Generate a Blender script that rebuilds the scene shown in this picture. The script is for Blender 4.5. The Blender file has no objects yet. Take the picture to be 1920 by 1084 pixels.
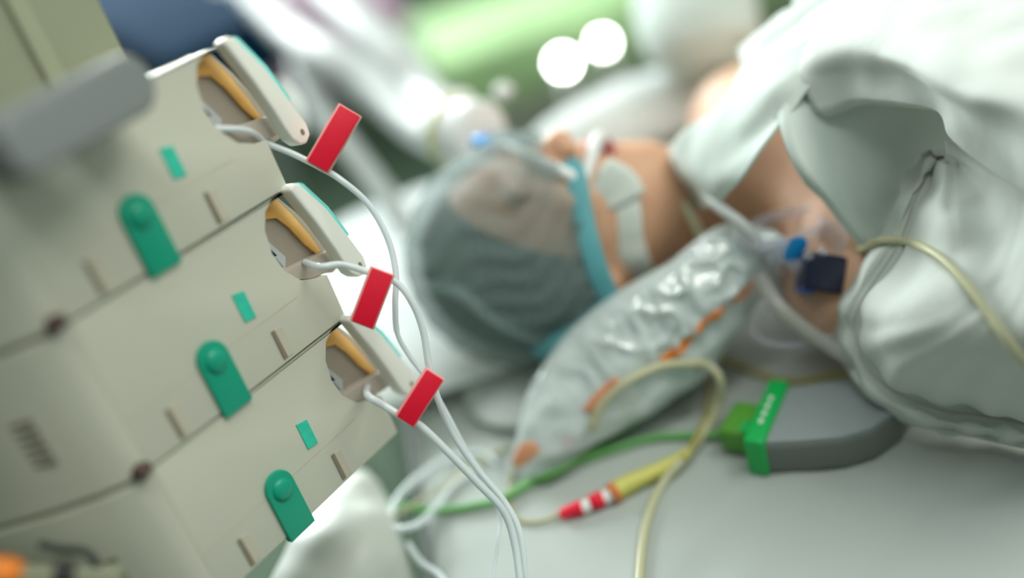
import bpy, bmesh, math, random
import numpy as np
from mathutils import Vector, Matrix, noise
from mathutils.bvhtree import BVHTree
from mathutils.geometry import tessellate_polygon

S = bpy.context.scene
COL = S.collection
random.seed(4)

# ------------------------------------------------------------------ camera
FPX = 1867.0
PITCH, ROLL = math.radians(33), math.radians(19)
CAM = Vector((0, 0, 1.33))
BED = 0.75
R0 = Vector((1, 0, 0)); U0 = Vector((0, math.sin(PITCH), math.cos(PITCH))); FW = Vector((0, math.cos(PITCH), -math.sin(PITCH)))
CR = R0 * math.cos(ROLL) - U0 * math.sin(ROLL)
CU = R0 * math.sin(ROLL) + U0 * math.cos(ROLL)
cd = bpy.data.cameras.new('camera'); cam = bpy.data.objects.new('camera', cd); COL.objects.link(cam)
cam.matrix_world = Matrix(((CR.x, CU.x, -FW.x, CAM.x), (CR.y, CU.y, -FW.y, CAM.y), (CR.z, CU.z, -FW.z, CAM.z), (0, 0, 0, 1)))
cd.sensor_width = 36; cd.lens = FPX / 1920 * 36; cd.clip_start = 0.05
cd.dof.use_dof = True; cd.dof.focus_distance = 0.675; cd.dof.aperture_fstop = 0.78
S.camera = cam
S.view_settings.view_transform = 'Standard'; S.view_settings.look = 'None'
S.view_settings.gamma = 1; S.view_settings.use_curve_mapping = False
S.view_settings.exposure = -0.03

# ------------------------------------------------------------------ world and lights
W = bpy.data.worlds.new('world'); S.world = W; W.use_nodes = True
wn = W.node_tree; bg = wn.nodes['Background']
tc = wn.nodes.new('ShaderNodeTexCoord'); sx = wn.nodes.new('ShaderNodeSeparateXYZ'); rp = wn.nodes.new('ShaderNodeValToRGB')
wn.links.new(tc.outputs['Generated'], sx.inputs[0])
dp = wn.nodes.new('ShaderNodeVectorMath'); dp.operation = 'DOT_PRODUCT'; dp.inputs[1].default_value = Vector((0.80, 0.22, 0.55)).normalized()
wn.links.new(tc.outputs['Generated'], dp.inputs[0])
mr = wn.nodes.new('ShaderNodeMapRange'); mr.inputs['From Min'].default_value = -1; wn.links.new(dp.outputs['Value'], mr.inputs['Value'])
wn.links.new(mr.outputs[0], rp.inputs[0]); wn.links.new(rp.outputs[0], bg.inputs[0])
rp.color_ramp.elements[0].position = 0.28; rp.color_ramp.elements[0].color = (0.05, 0.065, 0.05, 1)
rp.color_ramp.elements[1].position = 0.9; rp.color_ramp.elements[1].color = (0.86, 1.0, 0.93, 1)
bg.inputs[1].default_value = 0.56

def area(name, loc, target, sx_, sy_, power, color):
    l = bpy.data.lights.new(name, 'AREA'); l.shape = 'RECTANGLE'; l.size = sx_; l.size_y = sy_; l.energy = power; l.color = color
    o = bpy.data.objects.new(name, l); COL.objects.link(o); o.location = loc
    o.rotation_euler = (Vector(target) - Vector(loc)).to_track_quat('-Z', 'Y').to_euler(); return o
wl = area('window_daylight', (-1.0, 3.2, 1.9), (0.0, 1.1, 0.8), 2.4, 1.4, 58, (0.93, 1.0, 0.99)); wl.data.spread = math.radians(95)
area('ceiling_lamp_light', (1.25, 0.25, 2.6), (0.1, 0.6, 0.9), 1.0, 0.8, 19, (1.0, 0.97, 0.88))
area('ceiling_panel_light', (0.15, 0.25, 2.65), (0.15, 0.26, 0.9), 1.1, 0.10, 9.5, (0.97, 1.0, 0.96))

# ------------------------------------------------------------------ placing helpers
def ray(x, y): return FW + CR * ((x - 960) / FPX) - CU * ((y - 542) / FPX)
def at(x, y, t): return CAM + ray(x, y) * t                      # a place at depth t
def on(x, y, h=0.0):                                             # a place at height h above the mattress
    d = ray(x, y); return CAM + d * ((BED + h - CAM.z) / d.z)
def catmull(P, n):
    P = [Vector(p) for p in P]; out = []
    Q = [P[0] * 2 - P[1]] + P + [P[-1] * 2 - P[-2]]
    for i in range(1, len(Q) - 2):
        for k in range(n):
            t = k / n; a, b, c, d = Q[i - 1], Q[i], Q[i + 1], Q[i + 2]
            out.append(0.5 * ((2 * b) + (c - a) * t + (2 * a - 5 * b + 4 * c - d) * t * t + (3 * b - a - 3 * c + d) * t ** 3))
    out.append(P[-1]); return out

# ------------------------------------------------------------------ materials
def mat(name, col, rough=0.5, metal=0.0, alpha=1.0, trans=0.0, sss=0.0, bump=0.0, bscale=60, var=0.06, emit=None, spec=0.5, stretch=(1, 1, 1), sheen=0.0, vscale=9):
    m = bpy.data.materials.new(name); m.use_nodes = True; nt = m.node_tree; b = nt.nodes['Principled BSDF']
    b.inputs['Roughness'].default_value = rough; b.inputs['Metallic'].default_value = metal; b.inputs['Alpha'].default_value = alpha
    b.inputs['Transmission Weight'].default_value = trans; b.inputs['Specular IOR Level'].default_value = spec
    b.inputs['Sheen Weight'].default_value = sheen
    if sss: b.inputs['Subsurface Weight'].default_value = sss; b.inputs['Subsurface Radius'].default_value = (0.012, 0.005, 0.003); b.inputs['Subsurface Scale'].default_value = 1
    tcn = nt.nodes.new('ShaderNodeTexCoord'); mp = nt.nodes.new('ShaderNodeMapping'); mp.inputs['Scale'].default_value = stretch
    nt.links.new(tcn.outputs['Object'], mp.inputs[0])
    n1 = nt.nodes.new('ShaderNodeTexNoise'); n1.inputs['Scale'].default_value = vscale; n1.inputs['Detail'].default_value = 3; nt.links.new(mp.outputs[0], n1.inputs[0])
    mx = nt.nodes.new('ShaderNodeMixRGB'); c = list(col)[:3]
    mx.inputs[1].default_value = [v * (1 - var) for v in c] + [1]; mx.inputs[2].default_value = [min(1, v * (1 + var)) for v in c] + [1]
    nt.links.new(n1.outputs[0], mx.inputs[0]); nt.links.new(mx.outputs[0], b.inputs['Base Color'])
    if bump:
        n2 = nt.nodes.new('ShaderNodeTexNoise'); n2.inputs['Scale'].default_value = bscale; n2.inputs['Detail'].default_value = 4; nt.links.new(mp.outputs[0], n2.inputs[0])
        bp = nt.nodes.new('ShaderNodeBump'); bp.inputs['Strength'].default_value = bump; bp.inputs['Distance'].default_value = 0.004
        nt.links.new(n2.outputs[0], bp.inputs['Height']); nt.links.new(bp.outputs[0], b.inputs['Normal'])
    if emit: b.inputs['Emission Color'].default_value = (*emit[:3], 1); b.inputs['Emission Strength'].default_value = emit[3]
    return m

M = {}
M['cream'] = mat('cream_plastic', (0.60, 0.60, 0.50), 0.42, var=0.02)
M['side'] = mat('grey_green_plastic', (0.33, 0.36, 0.28), 0.5, var=0.03)
M['seam'] = mat('dark_vent_plastic', (0.24, 0.22, 0.17), 0.6)  # plain dark tone used on the vent slots
M['green'] = mat('teal_green_plastic', (0.0, 0.36, 0.22), 0.35, var=0.04)
M['lightgreen'] = mat('light_teal_mark', (0.03, 0.60, 0.42), 0.4, var=0.25, vscale=150)
M['paleslot'] = mat('beige_slot', (0.56, 0.52, 0.42), 0.6)
M['darkslot'] = mat('brown_slot_edge', (0.24, 0.20, 0.14), 0.6)
M['bay'] = mat('taupe_bay', (0.36, 0.31, 0.25), 0.45)
M['bayfloor'] = mat('pinkish_bay_floor', (0.47, 0.41, 0.35), 0.45)
M['amber'] = mat('amber_plastic', (0.90, 0.42, 0.10), 0.3, var=0.35, vscale=45)
M['lever'] = mat('lever_plastic', (0.88, 0.88, 0.80), 0.35, var=0.02)
M['cyan'] = mat('cyan_edge', (0.25, 0.85, 0.80), 0.3)
M['silver'] = mat('silver_label', (0.55, 0.57, 0.58), 0.3, 0.3)
M['black'] = mat('black_plastic', (0.012, 0.012, 0.014), 0.4)
M['brown'] = mat('brown_screw', (0.07, 0.03, 0.025), 0.5)
M['greyplastic'] = mat('grey_plastic', (0.23, 0.25, 0.25), 0.45, var=0.03)
M['chrome'] = mat('chrome', (0.85, 0.83, 0.9), 0.12, 1.0)
M['column'] = mat('column_paint', (0.30, 0.32, 0.22), 0.5)
M['red'] = mat('red_plastic', (0.82, 0.0, 0.03), 0.5, var=0.08, vscale=200)
M['pinkedge'] = mat('pink_edge', (0.95, 0.45, 0.42), 0.4)
M['tube'] = mat('clear_pvc', (0.86, 0.95, 0.99), 0.15, alpha=0.74, spec=0.8)
M['whitetube'] = mat('white_pvc', (0.85, 0.87, 0.86), 0.25)
M['hose'] = mat('hose_plastic', (0.74, 0.79, 0.78), 0.3, alpha=0.9)
M['sheet'] = mat('bed_sheet', (0.43, 0.475, 0.45), 0.85, bump=0.25, bscale=14, stretch=(1, 1, 1), var=0.03)
M['blanket'] = mat('white_blanket', (0.60, 0.645, 0.605), 0.85, bump=0.35, bscale=30, var=0.02, sheen=0.15)
M['gown'] = mat('gown_cloth', (0.60, 0.68, 0.63), 0.85, bump=0.2, bscale=40, var=0.03)
M['linen'] = mat('white_linen', (0.80, 0.85, 0.84), 0.85, bump=0.3, bscale=20, var=0.02)
M['skin'] = mat('skin', (0.66, 0.38, 0.24), 0.5, sss=0.35, bump=0.1, bscale=120, var=0.12, vscale=25)
M['hair'] = mat('dark_hair', (0.035, 0.04, 0.038), 0.6, bump=0.6, bscale=200)
M['cap'] = mat('cap_cloth', (0.20, 0.28, 0.27), 0.7, alpha=0.55, bump=0.5, bscale=45, var=0.15, vscale=20)
M['teal'] = mat('teal_ribbon', (0.10, 0.36, 0.40), 0.6)
M['tape'] = mat('white_tape', (0.66, 0.72, 0.66), 0.7, bump=0.3, bscale=60)
M['lip'] = mat('lip', (0.36, 0.05, 0.06), 0.4)
M['bag'] = mat('bag_plastic', (0.74, 0.84, 0.83), 0.14, alpha=0.84, bump=0.3, bscale=60, spec=1.0, var=0.04)
M['bag'].node_tree.nodes['Principled BSDF'].inputs['Roughness'].default_value = 0.09
M['bag'].node_tree.nodes['Principled BSDF'].inputs['Coat Weight'].default_value = 1.0
M['bag'].node_tree.nodes['Principled BSDF'].inputs['Coat Roughness'].default_value = 0.05
M['orange'] = mat('orange_print', (1.0, 0.25, 0.02), 0.4, var=0.15, vscale=40)
M['paleorange'] = mat('faded_orange_print', (0.80, 0.36, 0.20), 0.4, var=0.15, vscale=40)
M['clear'] = mat('clear_plastic', (0.70, 0.70, 0.80), 0.08, alpha=0.30, spec=1.0)
M['navy'] = mat('navy_plastic', (0.004, 0.007, 0.035), 0.3)
M['blue'] = mat('blue_plastic', (0.0, 0.36, 0.95), 0.3)
M['midblue'] = mat('mid_blue_plastic', (0.02, 0.10, 0.40), 0.35)
M['yellow'] = mat('yellow_plastic', (0.62, 0.60, 0.14), 0.4)
M['paleyellow'] = mat('pale_yellow_plastic', (0.60, 0.62, 0.30), 0.4)
M['creamcable'] = mat('cream_cable', (0.52, 0.52, 0.33), 0.4)
M['ochre'] = mat('ochre_cable', (0.42, 0.36, 0.10), 0.4)
M['greencable'] = mat('green_cable', (0.14, 0.42, 0.12), 0.4)
M['brightgreen'] = mat('bright_green_plastic', (0.0, 0.46, 0.09), 0.4, var=0.03)
M['leafgreen'] = mat('leaf_green_plastic', (0.09, 0.33, 0.03), 0.4, var=0.03)
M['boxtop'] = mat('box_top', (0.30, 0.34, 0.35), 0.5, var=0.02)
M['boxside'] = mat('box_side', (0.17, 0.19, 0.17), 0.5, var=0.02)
M['floor'] = mat('vinyl_floor', (0.09, 0.14, 0.09), 0.7, spec=0.2, var=0.2, vscale=2)
M['wall'] = mat('wall_paint', (0.26, 0.32, 0.28), 0.7)
M['frame'] = mat('dark_bed_frame', (0.02, 0.03, 0.025), 0.5)
M['darkblue'] = mat('dark_blue_vinyl', (0.006, 0.03, 0.065), 0.95, spec=0.05)
M['limecloth'] = mat('lime_cloth', (0.38, 0.60, 0.28), 0.8, var=0.45, vscale=6)
M['pink'] = mat('pink_white_cloth', (0.66, 0.46, 0.60), 0.8, var=0.45, vscale=9)
M['steel'] = mat('steel', (0.6, 0.62, 0.62), 0.3, 0.8)
M['glow'] = mat('glint_glow', (1, 1, 1), 0.5, emit=(1, 1, 1, 55))  # emission for the added balls that stand in for bright reflections

# ------------------------------------------------------------------ object helpers
def tag(o, label=None, cat=None, group=None, kind=None):
    if label: o['label'] = label
    if cat: o['category'] = cat
    if group: o['group'] = group
    if kind: o['kind'] = kind
    return o
def thing(name, loc, label, cat, group=None):
    o = bpy.data.objects.new(name, None); COL.objects.link(o); o.location = loc; o.empty_display_size = 0.02
    return tag(o, label, cat, group)
def worldloc(o):
    v = Vector(o.location)
    while o.parent: o = o.parent; v += Vector(o.location)
    return v
def link(name, me, m, parent=None, smooth=True, origin=None):
    """mesh given in world coordinates"""
    o = bpy.data.objects.new(name, me); COL.objects.link(o)
    if parent: o.parent = parent; off = worldloc(parent)
    else: off = Vector(origin) if origin else Vector((0, 0, 0)); o.location = off
    me.transform(Matrix.Translation(-off))
    if m: me.materials.append(m if not isinstance(m, str) else M[m])
    if smooth: me.shade_smooth()
    me.update(); return o
def build(name, V, Fc, m, parent=None, smooth=True, origin=None):
    me = bpy.data.meshes.new(name); me.from_pydata([tuple(v) for v in V], [], [tuple(int(i) for i in f) for f in Fc]); me.validate()
    if origin is None and parent is None:
        a = np.array([tuple(v) for v in V]); origin = ((a[:, 0].min() + a[:, 0].max()) / 2, (a[:, 1].min() + a[:, 1].max()) / 2, a[:, 2].min())
    return link(name, me, m, parent, smooth, origin)
def frombm(name, bm, m, parent=None, smooth=True, origin=None):
    bmesh.ops.recalc_face_normals(bm, faces=bm.faces)
    me = bpy.data.meshes.new(name); bm.to_mesh(me); bm.free()
    if origin is None and parent is None:
        a = np.array([tuple(v.co) for v in me.vertices]); origin = ((a[:, 0].min() + a[:, 0].max()) / 2, (a[:, 1].min() + a[:, 1].max()) / 2, a[:, 2].min())
    o = link(name, me, m, parent, smooth, origin)
    if smooth: me.set_sharp_from_angle(angle=math.radians(40))
    return o
def tubemesh(P, r, seg=12, n=8, ribs=None):
    Q = catmull(P, n) if n > 1 else [Vector(p) for p in P]
    V, Fc = [], []; t0 = (Q[1] - Q[0]).normalized(); nrm = t0.orthogonal().normalized()
    for i, p in enumerate(Q):
        t = (Q[min(i + 1, len(Q) - 1)] - Q[max(i - 1, 0)]).normalized()
        nrm = (nrm - t * nrm.dot(t)).normalized(); b = t.cross(nrm)
        rr = r(i / (len(Q) - 1)) if callable(r) else r
        if ribs: rr *= 1 + (0.10 if i % 2 else -0.06)
        for k in range(seg):
            a = 2 * math.pi * k / seg; V.append(p + (nrm * math.cos(a) + b * math.sin(a)) * rr)
    for i in range(len(Q) - 1):
        for k in range(seg): Fc.append((i * seg + k, i * seg + (k + 1) % seg, (i + 1) * seg + (k + 1) % seg, (i + 1) * seg + k))
    Fc.append(tuple(range(seg - 1, -1, -1))); e = (len(Q) - 1) * seg; Fc.append(tuple(e + k for k in range(seg)))
    return V, Fc
def tube(name, P, r, m, parent=None, n=8, seg=12, ribs=None):
    V, Fc = tubemesh(P, r, seg, n, ribs); return build(name, V, Fc, m, parent)
def prism(name, poly, u, v, n, org, depth, m, parent=None, holes=None, bevel=0.0, seg=2, smooth=True):
    """outline poly [(a,b)] in axes u,v from org, extruded by depth against n; holes are inner outlines"""
    loops = [poly] + (holes or []); flat = [p for l in loops for p in l]
    tris = tessellate_polygon([[Vector((a, b, 0)) for a, b in l] for l in loops])
    bm = bmesh.new(); f0 = [bm.verts.new(org + u * a + v * b) for a, b in flat]; f1 = [bm.verts.new(org + u * a + v * b - n * depth) for a, b in flat]
    if not holes:
        bm.faces.new(f0); bm.faces.new(f1[::-1])
    else:
        for t in tris:
            try: bm.faces.new([f0[i] for i in t]); bm.faces.new([f1[i] for i in t[::-1]])
            except ValueError: pass
    s = 0
    for l in loops:
        k = len(l)
        for i in range(k):
            j = (i + 1) % k; bm.faces.new((f0[s + i], f0[s + j], f1[s + j], f1[s + i]))
        s += k
    bmesh.ops.recalc_face_normals(bm, faces=bm.faces)
    if bevel:
        ed = [e for e in bm.edges if e.calc_face_angle(0) > 0.5]
        bmesh.ops.bevel(bm, geom=ed, offset=bevel, segments=seg, affect='EDGES', profile=0.6, clamp_overlap=True)
    return frombm(name, bm, m, parent, smooth)
def box(name, c, ax, half, m, parent=None, bevel=0.003, seg=3):
    u, v, n = ax; a, b, d = half
    return prism(name, [(-a, -b), (a, -b), (a, b), (-a, b)], u, v, n, Vector(c) + n * d, 2 * d, m, parent, bevel=bevel, seg=seg)
WORLD = (Vector((1, 0, 0)), Vector((0, 1, 0)), Vector((0, 0, 1)))
def ellipse(a, b, n=28, c=(0, 0), st=0.0): return [(c[0] + a * math.cos(st + 2 * math.pi * i / n), c[1] + b * math.sin(st + 2 * math.pi * i / n)) for i in range(n)]
def ngrid(rows, nu, nv):
    """smooth surface through a grid of points"""
    a = [catmull(r, nu) for r in rows]; cols = [catmull([a[i][j] for i in range(len(a))], nv) for j in range(len(a[0]))]
    return [[cols[j][i] for j in range(len(cols))] for i in range(len(cols[0]))]
def gridmesh(G, thick, disp=None):
    """G rows of points -> closed slab with a rounded rim; disp(p, i/ni, j/nj) moves it along the normal"""
    ni, nj = len(G), len(G[0]); A = np.array([[tuple(p) for p in r] for r in G])
    du = np.gradient(A, axis=1); dv = np.gradient(A, axis=0); N = np.cross(du, dv); N /= np.linalg.norm(N, axis=2)[:, :, None] + 1e-12
    if (N[:, :, 2].mean()) < 0: N = -N
    if disp:
        D = np.array([[disp(A[i, j], i / (ni - 1), j / (nj - 1)) for j in range(nj)] for i in range(ni)]); A = A + N * D[:, :, None]
    ii, jj = np.meshgrid(range(ni), range(nj), indexing='ij'); e = np.minimum(np.minimum(ii, ni - 1 - ii), np.minimum(jj, nj - 1 - jj))
    B = A - N * (thick * (1.0 - 0.0 * e))[:, :, None]
    V = list(A.reshape(-1, 3)) + list(B.reshape(-1, 3)); o = ni * nj; Fc = []
    for i in range(ni - 1):
        for j in range(nj - 1):
            q = (i * nj + j, i * nj + j + 1, (i + 1) * nj + j + 1, (i + 1) * nj + j); Fc.append(q); Fc.append(tuple(o + k for k in q[::-1]))
    rim = [i for i in range(nj)] + [i * nj + nj - 1 for i in range(1, ni)] + [(ni - 1) * nj + j for j in range(nj - 2, -1, -1)] + [i * nj for i in range(ni - 2, 0, -1)]
    # rounded rim
    Vn = []; 
    for k in rim:
        i, j = divmod(k, nj); prv = A[i, j]
        if i == 0: out = A[0, j] - A[1, j]
        elif i == ni - 1: out = A[-1, j] - A[-2, j]
        elif j == 0: out = A[i, 0] - A[i, 1]
        else: out = A[i, -1] - A[i, -2]
        out = out / (np.linalg.norm(out) + 1e-12); Vn.append(A[i, j] - N[i, j] * thick * 0.5 + out * thick * 0.5)
    s = len(V); V += Vn; L = len(rim)
    for a in range(L):
        b = (a + 1) % L; Fc.append((rim[a], rim[b], s + b, s + a)); Fc.append((s + a, s + b, o + rim[b], o + rim[a]))
    return V, Fc
def patch(name, rows, nu, nv, thick, m, parent=None, disp=None, smooth=True):
    V, Fc = gridmesh(ngrid(rows, nu, nv), thick, disp)
    o = build(name, V, Fc, m, parent, smooth); bm = bmesh.new(); bm.from_mesh(o.data); bmesh.ops.recalc_face_normals(bm, faces=bm.faces); bm.to_mesh(o.data); bm.free(); return o
def nz(p, s, seed=0): return noise.noise(Vector((p[0] * s + seed, p[1] * s - seed, p[2] * s + 2 * seed)))
def blobrings(name, ringsLR, ths, m, parent=None, n=8, seg=40, wr=0.0, wscale=30, seed=0, power=2.0, crease=0.0):
    """a puffed form: each ring runs from a left edge point to a right edge point, with a half thickness"""
    L = catmull([a for a, b in ringsLR], n); Rr = catmull([b for a, b in ringsLR], n); T = catmull([(t, 0, 0) for t in ths], n)
    V, Fc = [], []; K = len(L)
    for i in range(K):
        c = (L[i] + Rr[i]) / 2; w = (Rr[i] - L[i]) / 2
        ax = ((L[min(i + 1, K - 1)] + Rr[min(i + 1, K - 1)]) - (L[max(i - 1, 0)] + Rr[max(i - 1, 0)])).normalized()
        nn = ax.cross(w).normalized()
        if nn.dot(CAM - c) < 0: nn = -nn
        for k in range(seg):
            a = 2 * math.pi * k / seg; ca, sa = math.cos(a), math.sin(a)
            x = abs(ca) ** (2 / power) * (1 if ca > 0 else -1); y = abs(sa) ** (2 / power) * (1 if sa > 0 else -1)
            p = c + w * x + nn * (T[i].x * y)
            if wr: p = p + nn * wr * (noise.noise(p * wscale + Vector((seed,) * 3)) + 0.5 * noise.noise(p * wscale * 2.3)) * (1 if sa > 0 else 0.3)
            if crease and sa > 0:
                w_ = Vector((noise.noise(p * 18), noise.noise(p * 18 + Vector((5, 5, 5))), 0)) * 0.012
                q_ = p + w_; r1 = 1 - abs(noise.noise(Vector((q_.x * 42, q_.y * 42, q_.z * 42)))) * 2.4; r2 = 1 - abs(noise.noise(Vector((q_.x * 85, q_.y * 85, 3)))) * 2.4
                u_ = i / (K - 1); p = p + nn * crease * (max(0, r1) ** 2 + 0.4 * max(0, r2) ** 2) * sa * math.exp(-((u_ - 0.62) / 0.24) ** 2) * max(0, min(1, (0.42 - ca) / 0.3))
            V.append(p)
    for i in range(K - 1):
        for k in range(seg): Fc.append((i * seg + k, i * seg + (k + 1) % seg, (i + 1) * seg + (k + 1) % seg, (i + 1) * seg + k))
    Fc.append(tuple(range(seg - 1, -1, -1))); Fc.append(tuple((K - 1) * seg + k for k in range(seg)))
    o = build(name, V, Fc, m, parent); bm = bmesh.new(); bm.from_mesh(o.data); bmesh.ops.recalc_face_normals(bm, faces=bm.faces); bm.to_mesh(o.data); bm.free(); return o, V, K, seg
def bvh_of(objs):
    V, Fc = [], []
    for o in objs:
        s = len(V); wl = worldloc(o)
        V += [v.co + wl for v in o.data.vertices]; Fc += [tuple(s + i for i in p.vertices) for p in o.data.polygons]
    return BVHTree.FromPolygons(V, Fc)
def cast(bvh, x, y, off=0.0, fallback=None):
    d = ray(x, y).normalized(); h = bvh.ray_cast(CAM, d)
    if h[0] is None: return fallback
    nn = h[1] if h[1].dot(d) < 0 else -h[1]
    return h[0] + nn * off

# smooth signed distance bodies and surface nets
def smin(a, b, k):
    h = np.clip(0.5 + 0.5 * (b - a) / k, 0, 1); return b * (1 - h) + a * h - k * h * (1 - h)
def smax(a, b, k): return -smin(-a, -b, k)
def d_ell(P, c, r):
    q = (P - np.array(c)) / np.array(r); k0 = np.sqrt((q ** 2).sum(-1)); k1 = np.sqrt(((q / np.array(r)) ** 2).sum(-1)) + 1e-9
    return k0 * (k0 - 1) / k1
def d_cap(P, a, b, ra, rb):
    a = np.array(a); b = np.array(b); ab = b - a; t = np.clip(((P - a) @ ab) / (ab @ ab), 0, 1)
    return np.sqrt(((P - (a + t[..., None] * ab)) ** 2).sum(-1)) - (ra + (rb - ra) * t)
def surfnet(fn, lo, hi, res):
    ax = [np.arange(l, h, res) for l, h in zip(lo, hi)]
    G = np.stack(np.meshgrid(*ax, indexing='ij'), -1).astype(np.float32); Dv = np.empty(G.shape[:3], np.float32)
    for i in range(G.shape[0]): Dv[i] = fn(G[i])
    s = Dv < 0; nx, ny, nz_ = s.shape
    cs = [(i, j, k) for i in (0, 1) for j in (0, 1) for k in (0, 1)]
    def sub(A, c): return A[c[0]:nx - 1 + c[0], c[1]:ny - 1 + c[1], c[2]:nz_ - 1 + c[2]]
    cnt = sum(sub(s, c).astype(np.int8) for c in cs); act = (cnt > 0) & (cnt < 8); idx = -np.ones(act.shape, np.int64); I = np.argwhere(act); idx[act] = np.arange(len(I))
    acc = np.zeros((len(I), 3)); num = np.zeros(len(I))
    for a in cs:
        for b in cs:
            if sum(b) - sum(a) == 1 and all(y >= x for x, y in zip(a, b)):
                va = sub(Dv, a)[act]; vb = sub(Dv, b)[act]; cr = (va < 0) != (vb < 0); t = np.where(cr, va / np.where(cr, va - vb, 1), 0)
                p = np.array(a) + t[:, None] * (np.array(b) - np.array(a)); acc[cr] += p[cr]; num[cr] += 1
    V = np.array(lo) + (I + acc / num[:, None]) * res; Fc = []
    for d in range(3):
        e1, e2 = [(1, 2), (2, 0), (0, 1)][d]; sl0 = [slice(1, -1)] * 3; sl0[d] = slice(0, -1); sl1 = [slice(1, -1)] * 3; sl1[d] = slice(1, None)
        A = s[tuple(sl0)]; B = s[tuple(sl1)]; X = np.argwhere(A != B)
        off = np.array([1, 1, 1]); off[d] = 0; X0 = X + off
        sgn = A[tuple(X.T)]
        def g(o1, o2):
            q = X0.copy(); q[:, e1] += o1; q[:, e2] += o2; return idx[tuple(q.T)]
        q = np.stack([g(-1, -1), g(0, -1), g(0, 0), g(-1, 0)], 1); ok = (q >= 0).all(1); q = q[ok]; sg = sgn[ok]
        q[~sg] = q[~sg][:, ::-1]; Fc += q.tolist()
    return V, Fc

# ================================================================== SETTING
tag(build('floor', [(-5, -2, 0), (5, -2, 0), (5, 7, 0), (-5, 7, 0), (-5, -2, -.05), (5, -2, -.05), (5, 7, -.05), (-5, 7, -.05)], [(0, 1, 2, 3), (7, 6, 5, 4), (0, 4, 5, 1), (1, 5, 6, 2), (2, 6, 7, 3), (3, 7, 4, 0)], 'floor', smooth=False), kind='structure')
wb = prism('wall_back', [(-5, 0), (5, 0), (5, 3), (-5, 3)], Vector((1, 0, 0)), Vector((0, 0, 1)), Vector((0, -1, 0)), Vector((0, 3.5, 0)), 0.12, 'wall', holes=[[(-3, 1.0), (3, 1.0), (3, 2.7), (-3, 2.7)]], smooth=False)
tag(wb, kind='structure')
wf = thing('window_1', (0, 3.5, 1.0), None, None); wf['kind'] = 'structure'
for x0 in (-3, -1, 1, 3): box('window_frame', (x0 * 0.985, 3.56, 1.85), WORLD, (0.03, 0.04, 0.85), 'linen', wf)
for z0 in (1.03, 2.67): box('window_frame', (0, 3.56, z0), WORLD, (3, 0.04, 0.03), 'linen', wf)
tag(box('baseboard_back', (0, 3.485, 0.05), WORLD, (5, 0.012, 0.05), 'wall'), kind='structure')

# ================================================================== BED
bed = thing('hospital_bed', (0.8, 0.7, 0), 'hospital bed under a pale grey-green sheet, the patient lying across it', 'bed')
def mattress():
    nx_, ny_ = 150, 90; x0, x1, y0, y1 = -0.13, 1.75, 0.18, 1.2
    V, Fc = [], []
    def edge(t, w=0.03): return 1 - (1 - min(1, t / w)) ** 2
    for i in range(nx_):
        for j in range(ny_):
            x = x0 + (x1 - x0) * (i / (nx_ - 1)) ** 1.6; y = y0 + (y1 - y0) * j / (ny_ - 1)
            e = min(edge(x - x0 + .002), edge(x1 - x), edge(y - y0), edge(y1 - y))
            z = BED - 0.018 * (1 - math.sqrt(max(e, 0)))
            # long shallow wrinkles of the stretched sheet
            q = (x * 0.80 + y * 0.60); s = (-x * 0.60 + y * 0.80)
            z += 0.0030 * noise.noise(Vector((q * 5, s * 55, 0))) * max(0, min(1, (0.62 - y) / 0.12)) * max(0, min(1, (x + 0.05) / 0.1)) + 0.0012 * noise.noise(Vector((x * 9, y * 9, 4)))
            V.append((x, y, z))
    for i in range(nx_ - 1):
        for j in range(ny_ - 1): a = i * ny_ + j; Fc.append((a, a + ny_, a + ny_ + 1, a + 1))
    o = len(V); rim = [j for j in range(ny_)] + [i * ny_ + ny_ - 1 for i in range(1, nx_)] + [(nx_ - 1) * ny_ + j for j in range(ny_ - 2, -1, -1)] + [i * ny_ for i in range(nx_ - 2, 0, -1)]
    for k in rim: V.append((V[k][0], V[k][1], BED - 0.14))
    L = len(rim)
    for a in range(L): b = (a + 1) % L; Fc.append((rim[a], rim[b], o + b, o + a))
    Fc.append(tuple(o + a for a in range(L)))
    return build('mattress', V, Fc, 'sheet', bed)
mt = mattress()
box('bed_frame', (0.8, 0.69, BED - 0.19), WORLD, (0.97, 0.50, 0.045), 'frame', bed, 0.01)
for x in (-0.05, 1.6):
    for y in (0.3, 1.1):
        l = box('leg', (x, y, 0.32), WORLD, (0.025, 0.025, 0.24), 'frame', bed, 0.004)
        tube('wheel', [(x - 0.02, y, 0.05), (x + 0.02, y, 0.05)], 0.05, 'frame', l, n=1, seg=20)
# pillow behind the head
def superell(name, c, h, m, parent=None, e=0.45, wr=0.004, ws=9, nu=64, nv=32, seed=0, tilt=0.0):
    V, Fc = [], []
    sp = lambda v, p: (abs(v) ** p) * (1 if v >= 0 else -1)
    for i in range(nv + 1):
        ph = -math.pi / 2 + math.pi * i / nv
        for j in range(nu):
            th = 2 * math.pi * j / nu; x = sp(math.cos(ph), e + .2) * sp(math.cos(th), e); y = sp(math.cos(ph), e + .2) * sp(math.sin(th), e); z = sp(math.sin(ph), 1.0)
            z *= 1 - 0.45 * (x * x) * 0.6 - 0.45 * (y * y) * 0.6
            p = Vector((c[0] + x * h[0], c[1] + y * h[1], c[2] + z * h[2] + tilt * x)); k = noise.noise(p * ws + Vector((seed,) * 3)) * wr; V.append(p + Vector((0, 0, k)))
    for i in range(nv):
        for j in range(nu): a = i * nu + j; b = i * nu + (j + 1) % nu; Fc.append((a, b, b + nu, a + nu))
    return build(name, V, Fc, m, parent)
pil = superell('pillow', (-0.060, 0.925, BED + 0.030), (0.165, 0.20, 0.034), 'linen'); tag(pil, 'white pillow behind the capped head, overhanging the end of the bed', 'pillow')
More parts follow.
